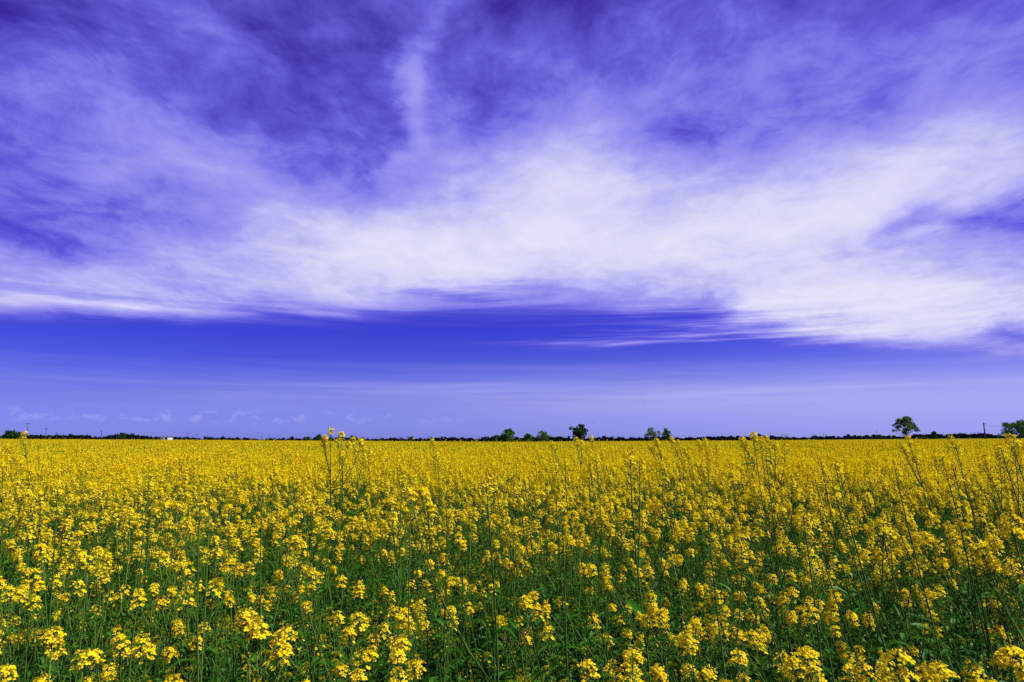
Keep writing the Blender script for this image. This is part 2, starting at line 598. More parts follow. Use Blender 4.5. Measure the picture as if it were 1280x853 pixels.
def make_plant(kind):
    """parts of one plant standing at the origin: stem (with branches and pods), leaf blades, flower heads, each with its buds"""
    stem, leaf, heads = MB(), MB(), []
    H = {'full': 1.28, 'slim': 1.30, 'young': 0.80, 'bare': 1.30, 'bushy': 1.12}[kind] * rng.uniform(0.95, 1.05)
    bend = rng.uniform(0, 2 * math.pi)
    bl = rng.uniform(0.01, 0.05)

    def spine(t):
        return Vector((math.cos(bend) * bl * t * t + 0.006 * math.sin(9 * t + bend), math.sin(bend) * bl * t * t + 0.006 * math.cos(8 * t + bend), H * t))
    n = 9
    r0 = {'full': 0.0046, 'slim': 0.0034, 'young': 0.0030, 'bare': 0.0050, 'bushy': 0.0044}[kind]
    stem.tube([spine(i / n) for i in range(n + 1)], [r0 * (1 - 0.66 * (i / n)) for i in range(n + 1)], 6)
    tips = [(spine(1.0), (spine(1.0) - spine(0.93)).normalized(), 1.0)]
    nbr = {'full': rng.integers(3, 5), 'slim': rng.integers(1, 3), 'young': rng.integers(5, 8), 'bare': rng.integers(1, 3), 'bushy': rng.integers(4, 6)}[kind]
    th = rng.uniform(0, 6.28)
    for k in range(nbr):
        th += 2.4 + rng.uniform(-0.5, 0.5)
        t0 = rng.uniform(0.52, 0.88) if kind not in ('bare', 'young') else rng.uniform(0.30, 0.75)
        p0 = spine(t0)
        L = H * (rng.uniform(0.93, 1.02) - t0) * rng.uniform(0.8, 1.05)
        L = max(L, 0.10)
        o = Vector((math.cos(th), math.sin(th), 0))
        lean = rng.uniform(0.30, 0.62)
        pts = [p0 + o * (L * lean * (u - 0.30 * u * u)) + Vector((0, 0, L * (0.75 * u + 0.25 * u * u))) for u in (0, 0.25, 0.5, 0.75, 1)]
        stem.tube(pts, [r0 * 0.50, r0 * 0.46, r0 * 0.42, r0 * 0.36, r0 * 0.30], 5)
        tips.append((pts[-1], (pts[-1] - pts[-2]).normalized(), rng.uniform(0.6, 0.95)))
        add_leaf(leaf, p0, o + Vector((0, 0, 0.5)), rng.uniform(0.05, 0.10), rng.uniform(0.012, 0.022), rng.uniform(0.4, 1.0), 4)
    for (p, d, q) in tips:
        if kind == 'young':
            nf, nb, sp = int(rng.integers(1, 7)), int(rng.integers(26, 38)), 1.1
        elif kind == 'bare':
            nf, nb, sp = int(rng.integers(10, 18) * q) + 2, 8, 0.9
        else:
            lo, hi = {'full': (24, 40), 'slim': (15, 26), 'bushy': (20, 32)}[kind]
            nf, nb, sp = int(rng.integers(lo, hi) * q), int(rng.integers(9, 15)), rng.uniform(0.65, 1.1)
        fl, bu, po = make_head(p, d, nf, nb, sp, 0.0060 if kind == 'young' else 0.0072)
        fl.join(po)
        heads.append((fl, bu))
        # seed pods below the flowers
        a, e, dd = frame_of(d)
        npod = int(rng.integers(7, 15)) if kind != 'young' else 3
        if kind == 'bare': npod = 6
        for i in range(npod):
            t = i * 2.4
            rad = a * math.cos(t) + e * math.sin(t)
            s = 0.055 * sp + i * (0.013 if kind == 'bare' else 0.008)
            base = p - dd * s
            add_pod(stem, base, (rad * 0.75 + dd * 0.6).normalized(), rng.uniform(0.018, 0.045))
    # leaves: broad ones low on the stem, narrow clasping ones above
    nl = {'full': 9, 'slim': 5, 'young': 13, 'bare': 6, 'bushy': 11}[kind]
    for i in range(nl):
        t = 0.10 + 0.62 * (i + rng.uniform(0, 0.8)) / nl
        th += 2.4 + rng.uniform(-0.4, 0.4)
        o = Vector((math.cos(th), math.sin(th), rng.uniform(0.3, 1.1)))
        s = 1.25 - t
        wl = 1.5 if kind == 'young' and t < 0.45 else 1.0
        add_leaf(leaf, spine(t), o, rng.uniform(0.10, 0.18) * s * wl, rng.uniform(0.022, 0.045) * s * wl * 1.1, rng.uniform(0.5, 1.9), 5)
    return {'stem': stem, 'leaf': leaf, 'heads': heads, 'H': H, 'kind': kind, 'top': max((t_[0] for t_ in tips), key=lambda w_: w_.z)}


KINDS = ['full'] * 7 + ['slim'] * 5 + ['bushy'] * 4 + ['young'] * 5 + ['bare'] * 3
PLANTS = [make_plant(k) for k in KINDS]
for P in PLANTS:
    P['me_stem'] = P['stem'].mesh('stem', [M_STEM, M_LEAF, M_PETAL, M_BUD, M_POD], True)
    P['me_leaf'] = P['leaf'].mesh('foliage', PM, True)
    P['me_heads'] = [(f.mesh('flower_head', PM), u.mesh('bud_cluster', PM)) for f, u in P['heads']]
BY_KIND = {k: [i for i, q in enumerate(KINDS) if q == k] for k in set(KINDS)}
GROUP = 'rapeseed plants at the front of the field'
PLANT_LABEL = {
    'full': 'flowering rapeseed plant with several full yellow heads among the near rows',
    'slim': 'slender rapeseed plant with only two or three yellow heads among the near rows',
    'bushy': 'short bushy rapeseed plant with many yellow heads among the near rows',
    'young': 'low young rapeseed plant with greenish bud clusters and few open flowers',
    'bare': 'tall rapeseed plant with a long bare stem showing between the flowers around it',
}
n_ind = [0]


def tilt_of(lean, to, spin):
    """orientation: spin about its own axis, then lean by `lean` radians towards bearing `to`"""
    ax = Vector((-math.sin(to), math.cos(to), 0))
    return (Matrix.Rotation(lean, 3, ax) @ Matrix.Rotation(spin, 3, 'Z'))


def wind_lean(x=0.0, y=5.0):
    """the whole crop leans a little to the left, more so on the right; each plant its own way"""
    t = min(max((math.degrees(math.atan2(x, max(y, 0.5))) + 15) / 50, 0), 1)
    v = Vector((-math.tan(R(3.5 + 7.5 * t)), -0.02, 0)) + Vector((rng.normal(0, 0.075), rng.normal(0, 0.075), 0))
    return math.atan(v.length), math.atan2(v.y, v.x)


def place_plant(i, loc, scale, rot, label=None, group=GROUP, hs=1.0):
    P = PLANTS[i]
    r = empty('rapeseed_plant', loc)
    r.rotation_euler = rot.to_euler()
    r.scale = (scale * hs, scale * hs, scale) if hs != 1 else (scale,) * 3
    tag(r, label or PLANT_LABEL[P['kind']], 'rapeseed plant', group)
    parts = [('stem', P['me_stem']), ('foliage', P['me_leaf'])]
    for nm, me in parts:
        o = bpy.data.objects.new(nm, me); COL.objects.link(o); o.parent = r
    for fm, bm_ in P['me_heads']:
        o = bpy.data.objects.new('flower_head', fm); COL.objects.link(o); o.parent = r
        b = bpy.data.objects.new('bud_cluster', bm_); COL.objects.link(b); b.parent = o
    n_ind[0] += 1
    return r


# --- plants that stand out: their main head is where the photograph shows it (photo x, y, distance)
taken = []


def stand_out(px, py, D, kind, label, wide=1.0, pick=0, lean_deg=None, group=GROUP):
    i = BY_KIND[kind][pick % len(BY_KIND[kind])]
    P = PLANTS[i]
    head = pt(px, py, D)
    if lean_deg is None:
        l, to = wind_lean(head.x, head.y)
    else:
        l, to = R(abs(lean_deg)), (math.pi if lean_deg > 0 else 0.0)
    rot = tilt_of(l, to, rng.uniform(0, 6.28))
    off = rot @ P['top']
    s = (head.z - hgt(head.x, head.y)) / off.z
    base = Vector((head.x - off.x * s, head.y - off.y * s, 0))
    base.z = hgt(base.x, base.y)
    place_plant(i, base, s, rot, label, group, wide)
    taken.append((base.x, base.y))


S = stand_out
# above the skyline
S(414, 537, 6.2, 'full', 'tallest rapeseed plant left of centre, its head high against the blue sky', 1.05, 0)
S(427, 541, 5.6, 'full', 'tall rapeseed plant with twin yellow heads, beside the tallest one against the sky', 1.05, 1)
S(441, 549, 6.0, 'slim', 'rapeseed plant just right of the twin-headed tall one, its head across the dark wood', 1, 0)
S(452, 551, 6.5, 'slim', 'rapeseed plant with a flat cluster of heads before the dark wood, right of the tallest', 1, 0)
S(31, 541, 6.5, 'slim', 'rapeseed plant whose yellow head covers the foot of the leftmost utility pole', 1, 1)
S(540, 549, 6.4, 'slim', 'lone rapeseed head rising over the dark wood between tallest plant and round bushes', 1, 2)
S(738, 545, 6.8, 'slim', 'rapeseed plant with a narrow upright head just right of the dark round tree', 0.9, 3)
S(720, 549, 6.2, 'full', 'rapeseed plant with its head in front of the dark round tree', 0.9, 2)
S(688, 553, 6.6, 'slim', 'rapeseed plant with its head just right of the twin low bushes', 0.9, 4)
S(820, 550, 6.6, 'full', 'rapeseed plant with its head in front of the pale pair of trees', 0.9, 3)
S(838, 549, 6.0, 'slim', 'rapeseed plant with a wide head below the narrow tree of the pale pair', 0.9, 1)
S(872, 552, 6.4, 'slim', 'small rapeseed head against the dark wood right of the pale pair of trees', 0.9, 0)
S(881, 550, 6.4, 'slim', 'round rapeseed head against the dark wood, second right of the pale pair of trees', 0.9, 4)
S(941, 543, 5.4, 'full', 'tall rapeseed plant with its big head against the sky, left of the bare shrub', 1.05, 2)
S(957, 547, 5.7, 'slim', 'rapeseed head against the sky between the big-headed plant and the bare shrub', 0.95, 1)
S(927, 549, 6.0, 'slim', 'rapeseed head just left of the big-headed tall plant', 0.9, 2)
S(1134, 547, 5.4, 'full', 'rapeseed plant with its head right under the spreading lone tree', 0.9, 6)
S(1188, 546, 6.0, 'slim', 'rapeseed plant leaning left, its head against the wood between lone tree and pole', 0.9, 3, 14)
S(1260, 545, 4.6, 'full', 'rapeseed plant leaning left, its head before the tree at the right edge', 0.9, 0, 14)
S(1250, 557, 4.4, 'bushy', 'rapeseed plant with pale head just below the one before the right-edge tree', 0.9, 2, 12)
# long dark stems that cut through the flowers
S(788, 566, 2.7, 'bare', 'tall dark bare rapeseed stem with a side branch, standing right of centre', 1.1, 0, 2.5)
S(608, 604, 2.4, 'bare', 'tall dark bare rapeseed stem reaching down the middle of the field front', 1, 1, 2)
S(1042, 580, 2.4, 'bare', 'long dark rapeseed stem leaning left across the flowers on the right', 0.9, 2, 9)
S(1085, 590, 2.9, 'bare', 'dark rapeseed stem leaning left beside the long one on the right', 0.8, 0, 10)
S(1196, 556, 3.0, 'bare', 'dark rapeseed stem leaning left below the utility pole on the right', 0.8, 1, 11)
S(655, 600, 3.2, 'bare', 'dark rapeseed stem leaning left just right of the middle one', 0.8, 0, 5)
BARE = [(1117, 586, 2.6, 8), (1007, 646, 1.9, 6), (960, 572, 3.3, 6), (1025, 577, 3.2, 7), (1180, 577, 2.6, 10), (912, 592, 2.9, 5),
        (745, 572, 3.4, 3), (1205, 640, 1.9, 9), (1252, 563, 3.0, 11), (830, 592, 2.8, -2), (700, 612, 2.6, 3), (560, 598, 2.8, 2),
        (515, 610, 2.5, 1), (330, 602, 2.7, 2), (190, 592, 2.9, 1), (72, 604, 2.6, 0.5), (250, 628, 2.2, 2), (885, 628, 2.2, 5)]
for k, (px, py, D, ln) in enumerate(BARE):
    S(px, py, D, 'bare', None, 0.8, k, ln)
# big near heads along the lower edge
S(305, 768, 1.56, 'full', 'large close rapeseed plant with crumpled deep yellow heads, lower left of centre', 1.05, 3, 4)
S(65, 790, 1.66, 'full', 'close rapeseed plant with tall loose yellow head at the lower left corner', 1.1, 1, 2)
S(150, 800, 1.73, 'full', 'close rapeseed plant with rounded heads right of the lower left corner one', 1.0, 2, 2)
S(446, 770, 2.11, 'slim', 'close rapeseed plant with a neat head between the crumpled one and the green gap', 1.2, 4, 2)
S(500, 800, 1.86, 'full', 'close rapeseed plant with scattered heads at the left of the green gap', 1.1, 3, 3)
S(735, 832, 1.60, 'slim', 'close rapeseed head low at the lower edge, right of the green gap', 1.1, 0, 3)
S(787, 815, 1.66, 'slim', 'close rapeseed head low at the lower edge under the tall branched bare stem', 1.2, 1, 3)
S(860, 795, 1.86, 'full', 'close rapeseed plant with loose heads right of the branched bare stem', 1.1, 4, 5)
S(1008, 815, 1.66, 'full', 'close rapeseed plant with small heads at the lower edge right of centre', 1.0, 5, 6)
S(1118, 822, 1.21, 'full', 'very close rapeseed plant with a big smooth yellow head near the lower right corner', 1.1, 0, 7)
S(1258, 815, 1.25, 'full', 'very close rapeseed plant with a wide yellow head in the lower right corner', 1.1, 1, 8)
S(1215, 835, 1.60, 'slim', 'close rapeseed head low between the two big ones at the lower right', 1.1, 2, 8)
S(1262, 650, 1.60, 'full', 'close rapeseed plant with large loose heads at the right edge, halfway up the field', 0.9, 6, 9)
S(200, 690, 2.43, 'bushy', 'rapeseed plant with a broad crowded head at left, above the lower corner ones', 1.1, 2, 3)

# --- the other plants of the front rows
N_IND = 300
DENS = 30.0


def dens_at(x, y):
    """plants per square metre; thinner and greener close to the camera right in front"""
    d = math.hypot(x, y)
    return DENS * (0.42 + 0.58 * min(1, max(0, (d - 1.0) / 2.8)))


def pick_kind(x, y):
    d = math.hypot(x, y)
    ang = math.degrees(math.atan2(x, max(y, 1e-6)))
    gap = math.exp(-((ang - 1) / 11) ** 2) * math.exp(-((d - 1.9) / 1.2) ** 2)
    young = 0.16 + 0.62 * gap + 0.24 * math.exp(-((d - 1.4) / 1.0) ** 2)
    q = rng.random()
    if q < young: k = 'young'
    else:
        q = rng.random()
        near = min(1, max(0, (3.2 - d) / 1.6))
        a_, b_, c_ = 0.38 - 0.20 * near, 0.74 + 0.02 * near, 0.95
        k = 'full' if q < a_ else 'slim' if q < b_ else 'bushy' if q < c_ - 0.05 else 'bare'
    return BY_KIND[k][rng.integers(len(BY_KIND[k]))]


def jitter_points(x0, x1, y0, y1, dens):
    s = 1 / math.sqrt(dens)
    nx, ny = int((x1 - x0) / s) + 1, int((y1 - y0) / s) + 1
    gx, gy = np.meshgrid(np.arange(nx), np.arange(ny))
    x = x0 + (gx + rng.uniform(-0.15, 1.15, gx.shape)) * s
    y = y0 + (gy + rng.uniform(-0.15, 1.15, gy.shape)) * s
    return np.stack([x.ravel(), y.ravel()], 1)


NEAR_R = 9.0
cand = jitter_points(-9, 9, -5, 9, DENS)
dd = np.hypot(cand[:, 0], cand[:, 1])
cand = cand[(dd < NEAR_R) & (dd > 1.2)]
keep = []
tk = np.array(taken)
for (x, y) in cand:
    if y < 0 and math.hypot(x, y) > 5: continue
    if rng.random() > dens_at(x, y) / DENS: continue
    if np.min(np.hypot(tk[:, 0] - x, tk[:, 1] - y)) < 0.07: continue
    keep.append((x, y))
keep.sort(key=lambda q: math.hypot(*q))
crop = []          # (location, euler, scale, index into the crop collection)
HS = {'full': (0.98, 0.085), 'slim': (1.0, 0.09), 'bushy': (1.02, 0.08), 'young': (0.98, 0.14), 'bare': (0.98, 0.07)}
for (x, y) in keep:
    i = pick_kind(x, y)
    d = math.hypot(x, y)
    mu, sg = HS[KINDS[i]]
    s = mu + rng.normal(0, sg)
    s *= 0.90 + 0.10 * min(1, max(0, (d - 1.0) / 2.5))
    s = min(s, 1.16)
    if d > 3.5 and rng.random() < 0.05: s += rng.uniform(0.06, 0.2)
    s = min(s, 1.70 / PLANTS[i]['top'].z)
    l, to = wind_lean(x, y)
    if math.hypot(x, y) < 1.5: l *= 0.6
    rot = tilt_of(l, to, rng.uniform(0, 6.28))
    z = hgt(x, y)
    ang = abs(math.degrees(math.atan2(x, y)))
    if n_ind[0] < N_IND and ang < 40:
        place_plant(i, (x, y, z), s, rot)
    else:
        crop.append(((x, y, z), tuple(rot.to_euler()), (s, s, s), i))

# low young growth between the stems
for (x, y) in jitter_points(-7, 7, -2, 7, 15.0):
    d = math.hypot(x, y)
    if d < 1.1 or d > 6.5 or rng.random() > 1.15 - d / 9: continue
    i = BY_KIND['young'][rng.integers(len(BY_KIND['young']))]
    s = rng.uniform(0.5, 0.85)
    l, to = wind_lean()
    crop.append(((x, y, hgt(x, y)), tuple(tilt_of(l, to, rng.uniform(0, 6.28)).to_euler()), (s * 1.1, s * 1.1, s), i))

# ------------------------------------------------------------------ the rest of the crop: uncountable, one object
crop_sources = []


def source(mb, mats):
    o = bpy.data.objects.new('crop_source_%03d' % len(crop_sources), mb.mesh('crop_source', mats))
    crop_sources.append(o)
    return len(crop_sources) - 1


for P in PLANTS:
    b = MB(); b.join(P['stem']); b.join(P['leaf'])
    for f, u in P['heads']: b.join(f); b.join(u)
    source(b, PM)


def rand_unit():
    v = Vector(rng.normal(0, 1, 3))
    return v.normalized()


def mid_plant():
    """middle distance: same build, each flower one or two petals' worth of faces"""
    b = MB()
    H = 1.27 * rng.uniform(0.93, 1.05)
    bx, by = rng.normal(0, 0.03, 2)
    b.tube([(0, 0, 0.2), (bx * .4, by * .4, H * .6), (bx, by, H)], [0.004, 0.003, 0.002], 3, 0, cap=False)
    tips = [Vector((bx, by, H))]
    for k in range(rng.integers(2, 5)):
        t = rng.uniform(0.55, 0.85)
        p0 = Vector((bx * t * t, by * t * t, H * t))
        th = rng.uniform(0, 6.28)
        L = H * (rng.uniform(0.90, 1.0) - t)
        p1 = p0 + Vector((math.cos(th) * L * 0.4, math.sin(th) * L * 0.4, L))
        b.tube([p0, p1], [0.002, 0.0014], 3, 0, cap=False)
        tips.append(p1)
    for p in tips:
        for i in range(rng.integers(11, 18)):
            o = Vector((rng.normal(0, 0.016), rng.normal(0, 0.016), rng.uniform(-0.055, 0.012)))
            add_flower(b, p + o, (Vector((o.x, o.y, 0)) * 25 + Vector((0, 0, 0.7)) + rand_unit() * 0.5).normalized(), rng.uniform(0.009, 0.0125), False)
        for i in range(3):
            add_bud(b, p + Vector((rng.normal(0, .006), rng.normal(0, .006), 0.006)), (0, 0, 1), 0.012)
        for i in range(4):
            add_pod(b, p - Vector((0, 0, 0.06 + 0.02 * i)), rand_unit(), 0.03, 0.0012)
    for i in range(6):
        t = rng.uniform(0.2, 0.72)
        th = rng.uniform(0, 6.28)
        add_leaf(b, (0, 0, H * t), (math.cos(th), math.sin(th), 0.8), rng.uniform(0.09, 0.18), rng.uniform(0.03, 0.05), 1.2, 2)
    return b


MID = [source(mid_plant(), PM_FAR) for _ in range(12)]


def far_patch(size, dens, quad):
    """a square of distant crop: many simple plants"""
    b = MB()
    for _ in range(int(size * size * dens)):
        x, y = rng.uniform(-size / 2, size / 2, 2)
        H = 1.25 + rng.normal(0, 0.085) + (rng.uniform(0.15, 0.42) if rng.random() < 0.06 else 0)
        q = rng.uniform(0, 3.14)
        c, s = math.cos(q) * 0.006 * quad, math.sin(q) * 0.006 * quad
        b.add([(x - c, y - s, 0.5), (x + c, y + s, 0.5), (x + c, y + s, H), (x - c, y - s, H)], [(0, 1, 2, 3)], 0)
        for k in range(2):
            o = rand_unit() * 0.10
            z = rng.uniform(0.5, 0.82) * H
            u, w = rand_unit() * 0.05 * quad, rand_unit() * 0.03 * quad
            p = Vector((x, y, z)) + o
            b.add([p - u - w, p + u - w, p + u + w, p - u + w], [(0, 1, 2, 3)], 1)
        for k in range(4):
            hp = Vector((x + rng.normal(0, 0.06), y + rng.normal(0, 0.06), H - (0 if k == 0 else rng.uniform(0, 0.22))))
            for j in range(5):
                p = hp + Vector((rng.normal(0, 0.014), rng.normal(0, 0.014), rng.uniform(-0.05, 0.015))) * quad
                u = rand_unit() * rng.uniform(0.012, 0.02) * quad
                w = u.cross(rand_unit()).normalized() * rng.uniform(0.010, 0.018) * quad
                b.add([p - u, p + w, p + u, p - w], [(0, 1, 2, 3)], 2)
    return b


PATCH_A = [source(far_patch(2.0, 26, 1.0), PM_FAR) for _ in range(8)]
PATCH_B = [source(far_patch(5.0, 16, 1.5), PM_FAR) for _ in range(6)]

mid = jitter_points(-30, 30, 0, 30, DENS)
md = np.hypot(mid[:, 0], mid[:, 1])
ma = np.abs(np.degrees(np.arctan2(mid[:, 0], mid[:, 1])))
mid = mid[(md >= NEAR_R) & (md < 27) & (ma < 50)]
for (x, y) in mid:
    l, to = wind_lean(x, y)
    rot = tilt_of(l, to, rng.uniform(0, 6.28)).to_euler()
    s = 0.985 + 0.035 * math.sin(x * 0.9 + 1) * math.sin(y * 0.55) + rng.normal(0, 0.07)
    if rng.random() < 0.05: s += rng.uniform(0.10, 0.27)
    s = min(s, 1.29)
    crop.append(((x, y, hgt(x, y)), tuple(rot), (s, s, s), MID[rng.integers(len(MID))]))


def patches(size, d0, d1, ids):
    n = int(d1 / size) + 2
    for j in range(-1, n):
        for i in range(-n, n + 1):
            x, y = (i + 0.5) * size, (j + 0.5) * size
            d = math.hypot(x, y)
            if d < d0 or d >= d1 or y < 0 or y > FIELD_END: continue
            if abs(math.degrees(math.atan2(x, y))) > 47: continue
            s = 1 + rng.normal(0, 0.03)
            crop.append(((x, y, hgt(x, y)), (0, 0, rng.integers(4) * math.pi / 2), (1.0, 1.0, s), ids[rng.integers(len(ids))]))


patches(2.0, 27.7, 90, PATCH_A)
patches(5.0, 91, 460, PATCH_B)

hidden = bpy.data.collections.new('crop_sources')
for o in crop_sources: hidden.objects.link(o)
pm = bpy.data.meshes.new('rapeseed_crop')
pm.from_pydata([c[0] for c in crop], [], [])
for nm, ty, dat in (('rot', 'FLOAT_VECTOR', [c[1] for c in crop]), ('scl', 'FLOAT_VECTOR', [c[2] for c in crop])):
    a = pm.attributes.new(nm, ty, 'POINT')
    a.data.foreach_set('vector', np.array(dat, dtype=np.float32).ravel())
a = pm.attributes.new('kind', 'INT', 'POINT')
a.data.foreach_set('value', np.array([c[3] for c in crop], dtype=np.int32))
crop_obj = bpy.data.objects.new('rapeseed_crop', pm)
COL.objects.link(crop_obj)
tag(crop_obj, 'dense yellow flowering rapeseed crop filling the field to the horizon', 'crop', None, 'stuff')
gt = bpy.data.node_groups.new('crop_scatter', 'GeometryNodeTree')
gt.interface.new_socket('Geometry', in_out='INPUT', socket_type='NodeSocketGeometry')
gt.interface.new_socket('Geometry', in_out='OUTPUT', socket_type='NodeSocketGeometry')
G = Net(gt)
gi, go = G.new('NodeGroupInput'), G.new('NodeGroupOutput')
ci = G.new('GeometryNodeCollectionInfo')
ci.inputs['Collection'].default_value = hidden
ci.inputs['Separate Children'].default_value = True
ci.inputs['Reset Children'].default_value = True


def named(nm, ty):
    n = G.new('GeometryNodeInputNamedAttribute', data_type=ty)
    n.inputs[0].default_value = nm
    return n.outputs[0]


iop = G.new('GeometryNodeInstanceOnPoints')
e2r = G.new('FunctionNodeEulerToRotation')
gt.links.new(named('rot', 'FLOAT_VECTOR'), e2r.inputs[0])
gt.links.new(gi.outputs[0], iop.inputs['Points'])
gt.links.new(ci.outputs[0], iop.inputs['Instance'])
iop.inputs['Pick Instance'].default_value = True
gt.links.new(named('kind', 'INT'), iop.inputs['Instance Index'])
gt.links.new(e2r.outputs[0], iop.inputs['Rotation'])
gt.links.new(named('scl', 'FLOAT_VECTOR'), iop.inputs['Scale'])
gt.links.new(iop.outputs[0], go.inputs[0])
md_ = crop_obj.modifiers.new('scatter', 'NODES')
md_.node_group = gt

# ------------------------------------------------------------------ far wood along the horizon
def leaf_quads(b, pts, size, mat=0, up=0.3):
    for p in pts:
        u = (rand_unit() + Vector((0, 0, up))).normalized()
        w = u.cross(rand_unit()).normalized()
        s = size * rng.uniform(0.6, 1.3)
        u, w = u * s, w * s * 0.8
        p = Vector(p)
        b.add([p - u, p + w, p + u, p - w], [(0, 1, 2, 3)], mat)


def far_wood():
    b = MB()
    D0 = 880.0
    # photo column -> height of the wood's top above the horizon, photo pixels
    prof = [(-300, 4), (0, 6), (60, 8), (110, 7), (125, 5), (150, 8), (190, 6), (215, 5), (240, 4), (330, 3), (420, 4), (500, 3),
            (620, 5), (700, 5), (760, 4), (860, 5), (930, 6), (1000, 5.5), (1080, 6), (1100, 7), (1180, 9), (1280, 8), (1600, 8)]
    xs = [q[0] for q in prof]; hs = [q[1] for q in prof]
    px = -300.0
    while px < 1600:
        D = D0 + rng.uniform(-30, 50)
        x = at(px, D)
        g = hgt(x, D)
        top = EYE + (np.interp(px, xs, hs) + 1.0 * math.sin(px * 0.071) * math.sin(px * 0.023 + 1) + rng.normal(0, 1.0)) / 853.3 * D
        Hh = max(2.5, top - g)
        w = rng.uniform(2.5, 5.0)
        n = int(40 + Hh * 9)
        ps = []
        for _ in range(n):
            t = rng.random() ** 0.7
            r = w * (1 - 0.55 * t) * math.sqrt(rng.random())
            a = rng.uniform(0, 6.28)
            ps.append((x + math.cos(a) * r, D + math.sin(a) * r, g + Hh * t))
        leaf_quads(b, ps, 0.95)
        px += rng.uniform(0.9, 2.4)
    tag(b.build('far_wood', M_WOOD), 'long dark wood stretching along the whole horizon', 'wood', None, 'stuff')


far_wood()


# ------------------------------------------------------------------ single trees and bushes beyond the field
def tree(name, px, D, hpx, wpx, label, cat, mat=0, blobs=9, leaf=0.30, count=1700, trunks=1, open_=0.0, bare=False, seed=0,
         lift=0.25, group=None, lean=0.0):
    """hpx, wpx: height above the horizon and crown width in photo pixels"""
    r2 = np.random.default_rng(100 + seed)
    x = at(px, D)
    g = hgt(x, D)
    Hh = EYE + hpx / 853.3 * D - g
    Wd = wpx / 853.3 * D
    root = empty(name, (x, D, g))
    tag(root, label, cat, group)
    tb = MB()
    cb = MB()
    tips = []
    for k in range(trunks):
        o = Vector((r2.normal(0, 0.25) * (trunks > 1), r2.normal(0, 0.25) * (trunks > 1), 0))
        fork = o * 1.6 + Vector((r2.normal(0, .1) + lean * Hh * .2, r2.normal(0, .1), Hh * (0.22 + 0.12 * r2.random())))
        tr = 0.035 * Hh / math.sqrt(trunks)
        tb.tube([o, o * 1.2 + Vector((0, 0, fork.z * 0.5)), fork], [tr, tr * 0.8, tr * 0.65], 7)
        nl = max(4, int((14 if bare else 9 + 40 * open_) / trunks))
        for j in range(nl):
            a = j * 2.4 + r2.uniform(-.4, .4)
            el_ = r2.uniform(0.05, 1.0) ** 0.8
            reach = Wd * 0.46 * math.sqrt(max(0.06, 1 - (0.95 * el_) ** 2)) * r2.uniform(0.7, 1.1)
            zt = Hh * (lift + 0.12 + (0.86 - lift) * el_)
            tip = Vector((math.cos(a) * reach + lean * Hh * el_ * 0.3, math.sin(a) * reach, zt))
            m1 = fork.lerp(tip, 0.45) + Vector((0, 0, Hh * 0.05))
            tb.tube([fork, m1, tip], [tr * 0.42, tr * 0.25, tr * 0.07], 5)
            tips.append(tip)
            for s in range(5 if bare else 3):
                st = m1.lerp(tip, r2.uniform(0.1, 0.8))
                t2 = st + Vector((r2.normal(0, 0.09) * Wd, r2.normal(0, 0.09) * Wd, r2.uniform(0.02, 0.13) * Hh))
                tb.tube([st, t2], [tr * 0.14, tr * 0.035], 4)
                tips.append(t2)
                if bare:
                    for q in range(3):
                        s2 = st.lerp(t2, r2.uniform(.3, 1))
                        tb.tube([s2, s2 + Vector((r2.normal(0, .05) * Wd, r2.normal(0, .05) * Wd, r2.uniform(.02, .09) * Hh))], [tr * .06, tr * .03], 3)
    tb.build('trunk', M_TWIG if bare else M_BARK, root)
    if not bare:
        # leaf clumps around the limb ends, uneven, gaps between them
        sel = [tips[i] for i in r2.permutation(len(tips))[:int(blobs * (3 + 4 * open_))]]
        rad = [Wd * r2.uniform(0.08, 0.15) * (1 - 0.45 * open_) for _ in sel]
        per = count // len(sel)
        ps = []
        for c, rr in zip(sel, rad):
            for _ in range(per):
                v = Vector(r2.normal(0, 1, 3))
                v = v.normalized() * (r2.random() ** 0.45) * rr
                ps.append(c + Vector((v.x, v.y, v.z * 0.8)))
        if open_ < 0.5:
            for _ in range(count // 2):
                v = Vector(r2.normal(0, 1, 3)).normalized() * (r2.random() ** 0.4)
                ps.append(Vector((v.x * Wd * 0.42 + lean * Hh * .15, v.y * Wd * 0.42, Hh * (0.5 + lift * 0.4) + v.z * Hh * (0.44 - lift * 0.35))))
        leaf_quads(cb, ps, leaf)
        cb.build('crown', M_CROWN[mat], root)
    return root


T = tree
T('tree', 724, 300, 21, 21, 'dark round tree standing alone near the middle of the horizon', 'tree', 1, 12, 0.30, 2200, seed=1, lift=0.12)
T('tree', 1133, 290, 31, 31, 'spreading lone tree with forked trunk and airy pale green crown on the right', 'tree', 2, 12, 0.22, 3600, trunks=3, open_=0.6, seed=2, lift=0.18)
T('tree', 1273, 270, 26, 40, 'broad green tree cut by the right edge, beyond the utility pole', 'tree', 0, 13, 0.26, 2600, trunks=2, seed=3, lift=0.12)
T('bush', 634, 300, 16, 24, 'dark green domed bush, left of the twin low bushes', 'bush', 0, 11, 0.26, 1900, trunks=2, seed=4, lift=0.0)
T('bush', 619, 300, 9, 12, 'small dark bush touching the left foot of the domed bush', 'bush', 1, 7, 0.24, 800, trunks=2, seed=5, lift=0.0)
T('bush', 661, 300, 10, 17, 'low rounded bush, left one of the adjoining twin bushes', 'bush', 0, 8, 0.24, 1200, trunks=2, seed=6, lift=0.0)
T('bush', 678, 300, 14, 19, 'pale loose bush rising to the right, right one of the adjoining twin bushes', 'bush', 2, 8, 0.22, 1100, trunks=2, open_=0.4, seed=7, lift=0.05, lean=0.2)
